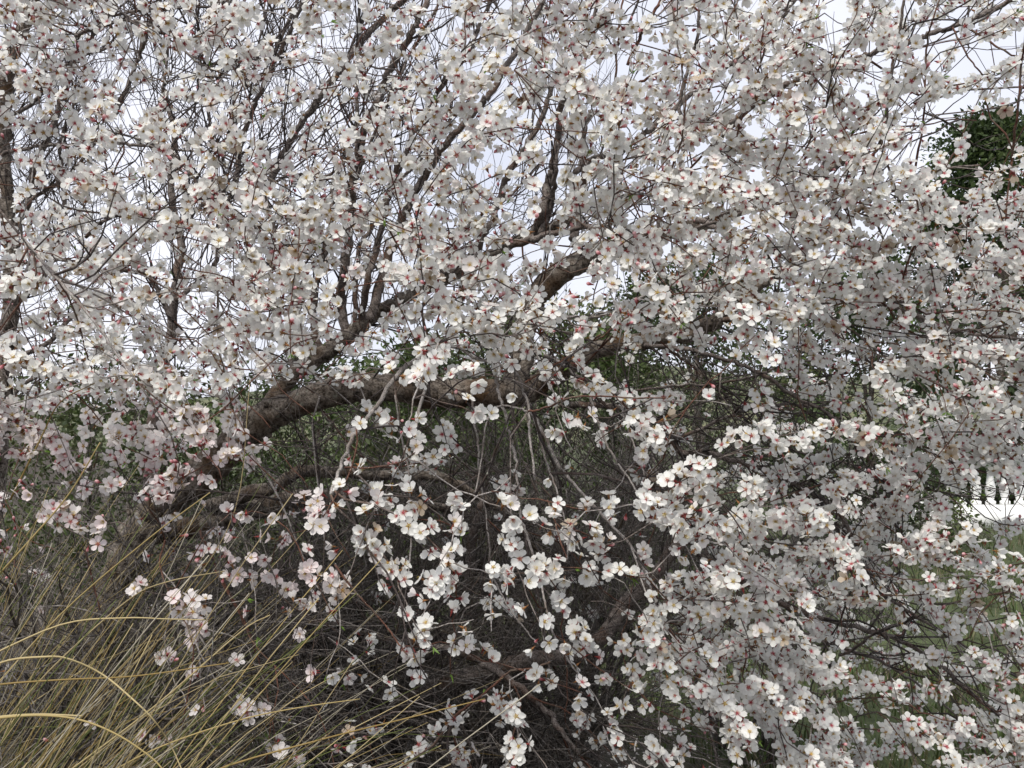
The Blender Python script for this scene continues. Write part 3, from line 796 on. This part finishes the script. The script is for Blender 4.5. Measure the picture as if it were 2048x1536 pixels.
ROOT = {0: thing('almond_tree', 'big almond tree in full white blossom with a thick low limb arching across', 'tree', (*P(150, 1700, 3.25)[:2], 0)),
        1: thing('almond_tree', 'dark trunked blossoming almond tree behind, cut off by the left edge of the picture', 'tree', (*P(-60, 1420, 4.3)[:2], 0))}
for k in ROOT:
    pass
for pts, rad, m, kind, tree in HERO:
    if kind == 'trunk':
        base = ROOT[tree].location
        pts = np.vstack(([base[0], base[1], -0.08], pts)) if pts[0][2] > -0.05 else pts
        rad = np.concatenate(([rad[0] * 1.25], rad)) if len(pts) != len(rad) else rad
    g = Geo()
    big = rad.max() > 0.02
    g.tube(pts, rad, 12 if big else (7 if rad.max() > 0.008 else 5), lump=0.05 if big else 0.045)
    if big:                                 # knots and stubs
        for k in range(int(len(pts) * 0.35)):
            i = R.randrange(1, len(pts) - 1)
            a = rv()
            tg = norm(pts[i + 1] - pts[i])
            a = norm(a - tg * np.dot(a, tg))
            q_ = pts[i] + a * rad[i] * 0.6
            r_ = rad[i] * R.uniform(0.16, 0.34)
            g.tube([q_, q_ + a * rad[i] * 0.38, q_ + a * rad[i] * 0.62], [r_ * 1.3, r_, r_ * 0.45], 6, lump=0.06)
    g.build(kind, [m], ROOT[tree])
# shoots: the 300 that show largest are parts, the rest one part
def in_frame(pts):
    x, y, d = pix(pts[len(pts) // 2])
    return 20 < x < 2028 and 20 < y < 1516
single = sorted([t for t in TWIGS if t[3] == 0 and in_frame(t[0])], key=lambda t: -t[4])[:215]
ids = {id(t) for t in single}
rest = {}
for t in TWIGS:
    if id(t) in ids:
        g = Geo()
        g.tube(t[0], t[1], 5, lump=0.03)
        g.build('twig', [t[2]], ROOT[0])
    else:
        rest.setdefault(t[3], Geo())
        rest[t[3]].tube(t[0], t[1], 4, None, [M_RED, M_DARK, M_GREY, M_BRANCH].index(t[2]))
for tree, g in rest.items():
    stuff(g.build('twigs', [M_RED, M_DARK, M_GREY, M_BRANCH], ROOT[tree]))
for tree in (0, 1):
    if FINE[tree].n:
        stuff(FINE[tree].build('bare_twigs', [M_DARK], ROOT[tree]))

# blossoms: the 300 that show largest and uncovered are parts with their petals, the rest one part
grid = {}
for i, f_ in enumerate(FLOW):
    if f_[4] == 0 and 12 < f_[5] < 2036 and 12 < f_[6] < 1524:
        key = (int(f_[5] // 44), int(f_[6] // 44))
        if key not in grid or f_[7] < FLOW[grid[key]][7]:
            grid[key] = i
SINGLE = set(sorted(grid.values(), key=lambda i: FLOW[i][7] - 0.25 * max(0, -FLOW[i][1][1]))[:300])
HI = []
for si, (ti, cu, wd, no) in enumerate(SHAPES):
    for red in (0, 1):
        for pk in (0.05, 0.45, 0.95):
            v, l, c, t = PET(5, 4, ti, cu, wd, no)
            pm = mesh_from('petal', v, l, c, [M_PETAL], None, petal_colour(t, pk, red))
            g = Geo(); calyx_geo(g, red)
            g.m = [np.zeros_like(a) for a in g.m]
            cm = g.mesh('blossom', [M_CALYX], smooth=False)
            g = Geo(); stamen_geo(g, red, 12)
            g.m = [np.zeros_like(a) for a in g.m]
            HI.append((pm, cm, g.mesh('stamens', [M_CALYX], smooth=False), ti))
by_var = {0: {}, 1: {}}
for i, (pos, ax, sc, pink, tree, fx, fy, fd, spin) in enumerate(FLOW):
    vi = pick_var(pink)
    if i in SINGLE:
        pm, cm, sm, ti = HI[vi]
        mtx = Matrix(frame_of(ax, spin).tolist()).to_4x4() * 1.0
        b = bpy.data.objects.new('blossom', cm)
        COL.objects.link(b)
        b.parent = ROOT[0]
        b.matrix_local = Matrix.Translation(Vector(pos - ORIG[ROOT[0].name])) @ mtx @ Matrix.Scale(sc, 4)
        for k in range(5):
            p_ = bpy.data.objects.new('petal', pm)
            COL.objects.link(p_)
            p_.parent = b
            p_.rotation_euler = (R.gauss(0, 0.08), R.gauss(0, 0.11), k * 2 * math.pi / 5 + R.gauss(0, 0.07))
            s_ = R.uniform(0.92, 1.06)
            p_.scale = (s_, s_ * R.uniform(0.94, 1.05), s_)
            p_.location = (0, 0, 0.0003 * (k % 2))
        st = bpy.data.objects.new('stamens', sm)
        COL.objects.link(st)
        st.parent = b
    else:
        by_var[tree].setdefault((vi, fd > 2.45), []).append((pos, frame_of(ax, spin) * sc, np.array((0.80, 0.68, 0.56)) * R.uniform(0.6, 1) if R.random() < 0.014 else np.ones(3) * R.uniform(0.88, 1.02)))
for tree in (0, 1):
    V, L, C, K, MI, n0 = [], [], [], [], [], 0
    for (vi, far), lst in by_var[tree].items():
        tv, tl, tc_, tcol, tm, red, pk = (LOW if far else VARS)[vi]
        Rm = np.array([a[1] for a in lst]); Tm = np.array([a[0] for a in lst]); Sm = np.array([a[2] for a in lst])
        vv = np.einsum('nij,vj->nvi', Rm, tv) + Tm[:, None, :]
        m_ = len(lst)
        V.append(vv.reshape(-1, 3))
        L.append((tl[None] + (np.arange(m_) * len(tv))[:, None]).reshape(-1) + n0)
        C.append(np.tile(tc_, m_)); MI.append(np.tile(tm, m_))
        K.append((tcol[None] * Sm[:, None, :]).reshape(-1, 3))
        n0 += m_ * len(tv)
    if V:
        me = mesh_from('blossoms', np.concatenate(V) - ORIG[ROOT[tree].name], np.concatenate(L), np.concatenate(C), [M_PETAL, M_CALYX], np.concatenate(MI), np.concatenate(K))
        o = bpy.data.objects.new('blossoms', me)
        COL.objects.link(o)
        o.parent = ROOT[tree]
        stuff(o)
# pink buds
def bud_geo(g, q_, a, sc, m=0):
    z = norm(a); x = norm(np.cross(z, (0.31, 0.2, 0.93))); y = np.cross(z, x)
    th = np.arange(6) * math.pi / 3
    rows = ((0.0006, -0.010), (0.0019, -0.004), (0.0036, 0.0012), (0.0041, 0.004), (0.0026, 0.0072), (0.0004, 0.0086))
    cols = [(0.22, 0.05, 0.035), (0.24, 0.05, 0.04), (0.62, 0.24, 0.27), (0.80, 0.46, 0.48), (0.84, 0.60, 0.60), (0.82, 0.56, 0.57)]
    v, cc = [], []
    for (r_, z_), c_ in zip(rows, cols):
        for t in th:
            v.append(q_ + sc * (x * math.cos(t) * r_ + y * math.sin(t) * r_ + z * z_))
            cc.append(c_)
    l = []
    for i in range(5):
        for j in range(6):
            l += [i * 6 + j, i * 6 + (j + 1) % 6, i * 6 + 6 + (j + 1) % 6, i * 6 + 6 + j]
    g.add(v, l, [4] * 30, np.array(cc), m)
g0 = Geo(); bud_geo(g0, np.zeros(3), np.array((0, 0, 1.0)), 1.0)
bud_me = g0.mesh('bud', [M_PETAL])
bb = sorted([b for b in BUDS if b[3] == 0 and 10 < b[4] < 2038 and 10 < b[5] < 1526], key=lambda b: b[6])
near = {id(b) for b in bb[:120]}
gb = {0: Geo(), 1: Geo()}
for b in BUDS:
    if id(b) in near:
        o = bpy.data.objects.new('bud', bud_me)
        COL.objects.link(o)
        o.parent = ROOT[0]
        o.matrix_local = Matrix.Translation(Vector(b[0] - ORIG[ROOT[0].name])) @ Matrix(frame_of(b[1], np.array((0.31, 0.2, 0.93))).tolist()).to_4x4() @ Matrix.Scale(b[2], 4)
    else:
        bud_geo(gb[b[3]], b[0], b[1], b[2])
for tree in (0, 1):
    if gb[tree].n:
        stuff(gb[tree].build('buds', [M_PETAL], ROOT[tree]))
# first small green leaves at a few shoot tips
gl = Geo()
for t in R.sample(TWIGS, min(330, len(TWIGS))):
    if t[3]: continue
    tip = t[0][-1]
    for k in range(R.randint(2, 4)):
        a = norm(rv() + norm(t[0][-1] - t[0][-2]) * 1.2)
        s_ = norm(np.cross(a, rv())) * R.uniform(0.0015, 0.0028)
        ln = R.uniform(0.010, 0.024)
        nn = norm(np.cross(a, s_)) * 0.002
        gl.add([tip, tip + a * ln * 0.5 + s_ + nn, tip + a * ln, tip + a * ln * 0.5 - s_ + nn], [0, 1, 2, 3], [4], np.array((0.13, 0.22, 0.035)) * R.uniform(0.7, 1.2))
stuff(gl.build('young_leaves', [M_LEAF], ROOT[0], False))
print('trees', round(time.time() - T0, 1))

# ------------------------------------------------------------ bare shrubs, a tangle of dead wood under the tree
def bare_shrub(px_, d, spread, high, nst, label, ntw=13):
    bx_, by_ = (px_ - 1024) / F * d, d
    r_ = thing('bare_shrub', label, 'shrub', (bx_, by_, 0), 'leafless shrubs tangled under the almond tree')
    fine = Geo()
    for k in range(nst):
        az = R.uniform(0, 6.283)
        h = high * R.uniform(0.55, 1.1)
        o_ = spread * R.uniform(0.25, 1.0)
        b = np.array((bx_ + math.cos(az) * 0.14 * spread, by_ + math.sin(az) * 0.14 * spread, -0.03))
        e = np.array((bx_ + math.cos(az) * o_, by_ + math.sin(az) * o_ * 0.55, h))
        pts = bez(b, b + (0, 0, h * 0.7), e + (0, 0, h * 0.15), e + np.array((math.cos(az) * 0.2, 0, -0.12 * h)), 12)
        pts[1:] += NR.normal(size=(11, 3)) * 0.012
        rad = np.linspace(R.uniform(0.005, 0.011), 0.002, 12)
        g = Geo(); g.tube(pts, rad, 5, lump=0.04); g.build('stem', [M_DEAD], r_)
        for j in range(ntw):
            i = R.randint(2, 11)
            spray(pts[i], norm(pts[i] - pts[i - 1]), R.uniform(0.2, 0.75), 0.0012 + 0.0034 * R.random() ** 2, fine, 3, 1, 0.02)
    stuff(fine.build('twigs', [M_DEAD], r_))
bare_shrub(250, 2.8, 0.7, 1.0, 44, 'bare brown shrub tangled behind the dry grass at lower left', 18)
bare_shrub(720, 3.6, 0.85, 1.15, 48, 'bare twiggy shrub below the thickest part of the arching limb', 23)
bare_shrub(930, 3.5, 0.6, 0.62, 34, 'low bare shrub spreading over the ground at the bottom edge', 20)
bare_shrub(1120, 4.1, 0.95, 1.35, 52, 'bare grey shrub under the hanging twigs in the middle of the picture', 23)
bare_shrub(1480, 4.7, 0.95, 1.2, 30, 'bare thin shrub hidden behind the blossom at lower right', 14)

# ------------------------------------------------------------ dry tussock grass at lower left
STRAW = [(0.40, 0.31, 0.13), (0.48, 0.39, 0.20), (0.37, 0.30, 0.16), (0.42, 0.38, 0.29), (0.27, 0.19, 0.065), (0.16, 0.17, 0.05), (0.11, 0.13, 0.035), (0.32, 0.29, 0.22)]
def stalk(g, pts, w_, col):
    pts = np.asarray(pts)
    g.tube(pts, np.linspace(w_, w_ * 0.45, len(pts)), 4, col)
def tussock(px_, d, nst, lean, label, nfine=260, single=110):
    bx_, by_ = (px_ - 1024) / F * d, d
    r_ = thing('tussock_grass', label, 'grass clump', (bx_, by_, 0), 'clumps of tall dry grass')
    fine = Geo()
    for k in range(nst + nfine):
        b = np.array((bx_ + R.gauss(0, 0.15), by_ + R.gauss(0, 0.12), -0.02))
        L = R.uniform(0.9, 1.62) if k < nst else R.uniform(0.75, 1.5)
        a = math.radians(R.gauss(lean, 13))
        dd = norm(np.array((math.cos(a), R.gauss(0.0, 0.22), math.sin(a))))
        droop = R.choice((0.02, 0.05, 0.10, 0.22)) if k < nst else R.uniform(0.02, 0.24)
        pts = [b]
        n_ = 10 if k < nst else 7
        for j in range(n_):
            dd = norm(dd + np.array((0.02, 0, -droop * (j / n_) * 1.2)) + NR.normal(size=3) * 0.012)
            pts.append(pts[-1] + dd * L / n_)
        col = np.array(R.choice(STRAW)) * R.uniform(0.75, 1.2)
        if k < single:
            g = Geo(); stalk(g, pts, R.uniform(0.0011, 0.0023), col); g.build('stalk', [M_STRAW], r_)
        else:
            stalk(fine, pts, R.uniform(0.0008, 0.0018), col)
    stuff(fine.build('blades', [M_STRAW], r_))
    return r_
tussock(-290, 1.95, 110, 61, 'tall clump of dry straw coloured grass rising from the lower left corner', 240, 110)
tussock(-190, 2.35, 80, 63, 'dry grass clump leaning right in front of the bare shrub', 150, 80)
tussock(-190, 2.9, 80, 70, 'greyer grass clump behind, against the trunk at the left edge', 220, 60)
# long arching blades of the front clump
ta = bpy.data.objects['tussock_grass']
for pl, w_, d in [([(-90, 1380), (0, 1326), (85, 1314), (137, 1318), (205, 1349), (267, 1400), (308, 1441), (342, 1492), (366, 1545)], 6, 1.75),
               ([(-90, 1450), (0, 1436), (85, 1431), (164, 1441), (239, 1472), (308, 1520), (340, 1560)], 7, 1.7),
               ([(-120, 1450), (0, 1434), (80, 1429), (164, 1432)], 8, 1.72), ([(-120, 1390), (0, 1369), (137, 1359), (273, 1352), (458, 1326)], 6, 1.8),
               ([(60, 1640), (220, 1545), (330, 1490), (480, 1440), (600, 1415), (720, 1398)], 5, 1.9), ([(250, 1640), (420, 1545), (640, 1480), (800, 1440), (970, 1398)], 6, 1.85),
               ([(-60, 1330), (120, 1250), (250, 1236), (330, 1238), (410, 1240)], 5, 1.9), ([(-40, 1500), (100, 1340), (250, 1205), (330, 1165), (450, 1142)], 5, 1.95),
               ([(60, 1600), (300, 1420), (480, 1265), (540, 1230)], 5, 2.0), ([(-60, 1430), (120, 1230), (300, 1075), (420, 985)], 5, 2.05),
               ([(-40, 1190), (60, 1080), (140, 985), (200, 885)], 6, 2.2), ([(20, 1000), (80, 880), (120, 805), (190, 766)], 5, 2.3), ([(40, 1560), (200, 1380), (360, 1200), (470, 1020), (500, 760)], 4, 2.3)]:
    g = Geo()
    pts = catmull([P(x, y, d + R.uniform(-0.03, 0.03)) for x, y in pl], 5)
    g.tube(pts, np.linspace(w_, w_ * 0.5, len(pts)) * 0.42 / F * d, 5, np.array(R.choice(STRAW[:3] + STRAW[4:5])))
    g.build('stalk', [M_STRAW], ta)

# ------------------------------------------------------------ evergreens and the white balustrade beyond
def leafy(name, label, cat, px_, d, top, hw, nleaf, cols, group=None, trunk_h=0.25, leaf=0.05, tk=0.012):
    bx_ = (px_ - 1024) / F * d
    H = P(px_, top, d)[2]
    W = hw / F * d
    by_ = P(px_, 850, d)[1]
    r_ = thing(name, label, cat, (bx_, by_, 0), group)
    g = Geo()
    g.tube(np.array([(bx_, by_, -0.1), (bx_ + 0.05, by_, H * 0.3), (bx_ - 0.04, by_ + 0.05, H * 0.6), (bx_, by_, H * 0.85)]), [tk * H, tk * 0.75 * H, tk * 0.45 * H, tk * 0.15 * H], 8, lump=0.05)
    g.build('trunk', [M_LIMB], r_)
    cl = []
    for k in range(int(34 + W * 10)):
        u = R.uniform(0, 1)
        z = H * (trunk_h + (0.97 - trunk_h) * u ** 0.8)
        ww = W * (math.sin(math.pi * min(1, 0.16 + 0.84 * u)) ** 0.6) * (0.5 + 0.5 * R.random())
        a = R.uniform(0, 6.283)
        c_ = np.array((bx_ + math.cos(a) * ww * 0.85, by_ + math.sin(a) * ww * 0.7, z))
        cl.append((c_, R.uniform(0.16, 0.34) * (W + 0.4)))
    gb_ = Geo()
    for c_, r0 in cl[:16]:
        gb_.tube(bez(np.array((bx_, by_, c_[2] * 0.45)), np.array((bx_, by_, c_[2] * 0.75)), c_ * 0.6 + np.array((bx_, by_, c_[2])) * 0.4, c_, 7), np.linspace(tk * 0.45 * H, 0.004, 7), 5)
    gb_.build('limbs', [M_LIMB], r_)['kind'] = 'stuff'
    n_ = nleaf
    idx = NR.randint(len(cl), size=n_)
    cc = np.array([c_[0] for c_ in cl])[idx]; rr = np.array([c_[1] for c_ in cl])[idx]
    dirs = NR.normal(size=(n_, 3)); dirs /= np.linalg.norm(dirs, axis=1, keepdims=True)
    p0 = cc + dirs * (rr * NR.rand(n_) ** 0.45)[:, None] * np.array((1, 1, 0.75))
    ax = dirs * 0.7 + NR.normal(size=(n_, 3)) * 0.7; ax /= np.linalg.norm(ax, axis=1, keepdims=True)
    sv = np.cross(ax, NR.normal(size=(n_, 3))); sv /= np.linalg.norm(sv, axis=1, keepdims=True)
    ln = (leaf * (0.6 + 0.8 * NR.rand(n_)))[:, None]
    v = np.stack((p0, p0 + ax * ln * 0.5 + sv * ln * 0.24, p0 + ax * ln, p0 + ax * ln * 0.5 - sv * ln * 0.24), axis=1).reshape(-1, 3)
    l = np.arange(n_ * 4)
    cl_c = (np.array(cols)[NR.randint(len(cols), size=len(cl))] * (0.65 + 0.7 * NR.rand(len(cl)))[:, None])[idx] * (0.8 + 0.4 * NR.rand(n_))[:, None]
    me = mesh_from('crown', v - ORIG[r_.name], l, np.full(n_, 4), [M_LEAF], None, np.repeat(cl_c, 4, axis=0), False)
    o = bpy.data.objects.new('crown', me)
    COL.objects.link(o); o.parent = r_; stuff(o)
    return r_
DG = [(0.035, 0.055, 0.018), (0.05, 0.08, 0.025), (0.07, 0.10, 0.03)]
MG = [(0.045, 0.068, 0.02), (0.065, 0.092, 0.028), (0.085, 0.10, 0.038)]
leafy('evergreen_tree', 'tall dark evergreen tree standing against the sky at upper right', 'tree', 2015, 19.0, 210, 260, 40000, DG, None, 0.03, 0.11, 0.03)
GR = 'green shrubs growing behind the almond tree'
leafy('green_shrub', 'low green shrub seen under the left part of the blossom', 'shrub', 180, 9.0, 745, 360, 12000, MG, GR, 0.03, 0.06)
leafy('green_shrub', 'green shrub behind the fork where the arching limb branches upward', 'shrub', 640, 9.5, 725, 300, 13000, MG, GR, 0.03, 0.06)
leafy('green_shrub', 'taller green shrub showing through the middle of the tree', 'shrub', 1060, 10.0, 560, 260, 20000, MG, GR, 0.03, 0.06)
leafy('green_shrub', 'dense green shrub behind the bend of the right hand limb', 'shrub', 1400, 11.0, 520, 280, 20000, DG + MG, GR, 0.03, 0.06)
leafy('green_shrub', 'dark green shrub next to the tall evergreen, behind the right side blossom', 'shrub', 1740, 11.5, 520, 260, 20000, DG, GR, 0.03, 0.06)

# the scrubby hill far behind
hx = np.linspace(-260, 260, 105)
hv, top_n = [], 12
for i_, t_ in enumerate(np.linspace(0, 1, top_n)):
    for x_ in hx:
        hv.append((x_, 70 + 90 * t_, -1.5 + (9.0 + 2.4 * math.sin(x_ * 0.045 + 0.8) + 1.1 * math.sin(x_ * 0.13) + 0.014 * x_) * math.sin(t_ * math.pi / 2) + R.uniform(-0.25, 0.25)))
ii = (np.arange(top_n - 1)[:, None] * len(hx) + np.arange(len(hx) - 1)[None]).reshape(-1)
m_, t_, p_ = mat('hill')
hn_ = t_.nodes.new('ShaderNodeTexNoise'); hn_.inputs['Scale'].default_value = 0.35; hn_.inputs['Detail'].default_value = 9; hn_.inputs['Roughness'].default_value = 0.7
ht = t_.nodes.new('ShaderNodeTexCoord'); t_.links.new(ht.outputs['Object'], hn_.inputs['Vector'])
hr = t_.nodes.new('ShaderNodeValToRGB'); hr.color_ramp.elements[0].position = 0.38; hr.color_ramp.elements[0].color = (0.03, 0.045, 0.016, 1); hr.color_ramp.elements[1].position = 0.64; hr.color_ramp.elements[1].color = (0.14, 0.14, 0.07, 1)
t_.links.new(hn_.outputs['Fac'], hr.inputs[0]); t_.links.new(hr.outputs[0], p_.inputs['Base Color']); p_.inputs['Roughness'].default_value = 1.0
hill = bpy.data.objects.new('hill', mesh_from('hill', hv, np.stack((ii, ii + 1, ii + 1 + len(hx), ii + len(hx)), axis=-1).reshape(-1), np.full(len(ii), 4), [m_]))
COL.objects.link(hill); hill['kind'] = 'structure'

leafy('green_shrub', 'rounded green shrub directly under the middle of the arching limb', 'shrub', 850, 8.6, 700, 230, 12000, MG, GR, 0.03, 0.06)
leafy('green_shrub', 'small light green shrub in front of the white balustrade', 'shrub', 1875, 13.0, 955, 55, 1800, [(0.13, 0.18, 0.05), (0.17, 0.21, 0.07)], None, 0.03, 0.05)

M_WHITE, wt, wp = mat('white_paint')
wn = wt.nodes.new('ShaderNodeTexNoise'); wn.inputs['Scale'].default_value = 9; wn.inputs['Detail'].default_value = 5
wr = wt.nodes.new('ShaderNodeValToRGB'); wr.color_ramp.elements[0].color = (0.70, 0.70, 0.68, 1); wr.color_ramp.elements[1].color = (0.83, 0.83, 0.82, 1)
wt.links.new(wn.outputs['Fac'], wr.inputs[0]); wt.links.new(wr.outputs[0], wp.inputs['Base Color'])
wp.inputs['Roughness'].default_value = 0.7
bal = thing('balustrade', 'low white balustrade seen through gaps in the blossom at the right edge', 'balustrade', (7.6, 15.0, 0))
g = Geo(); g.box((4.6, 14.86, -0.1), (10.6, 15.14, 0.30)); g.build('plinth', [M_WHITE], bal, False)
g = Geo(); g.box((4.55, 14.84, 0.93), (10.65, 15.16, 1.08)); g.build('rail', [M_WHITE], bal, False)
prof = [(0.30, 0.075), (0.36, 0.075), (0.38, 0.045), (0.48, 0.072), (0.55, 0.078), (0.66, 0.054), (0.78, 0.042), (0.86, 0.06), (0.88, 0.072), (0.93, 0.072)]
gb_ = Geo(); gb_.tube(np.array([(0, 0, z) for z, r_ in prof]), [r_ for z, r_ in prof], 10)
bme = gb_.mesh('baluster', [M_WHITE])
for k in range(27):
    o = bpy.data.objects.new('baluster', bme)
    COL.objects.link(o); o.parent = bal
    o.location = (4.75 + k * 0.215 - 7.6, 0, 0)
print('done', round(time.time() - T0, 1), 'objects', len(bpy.data.objects))
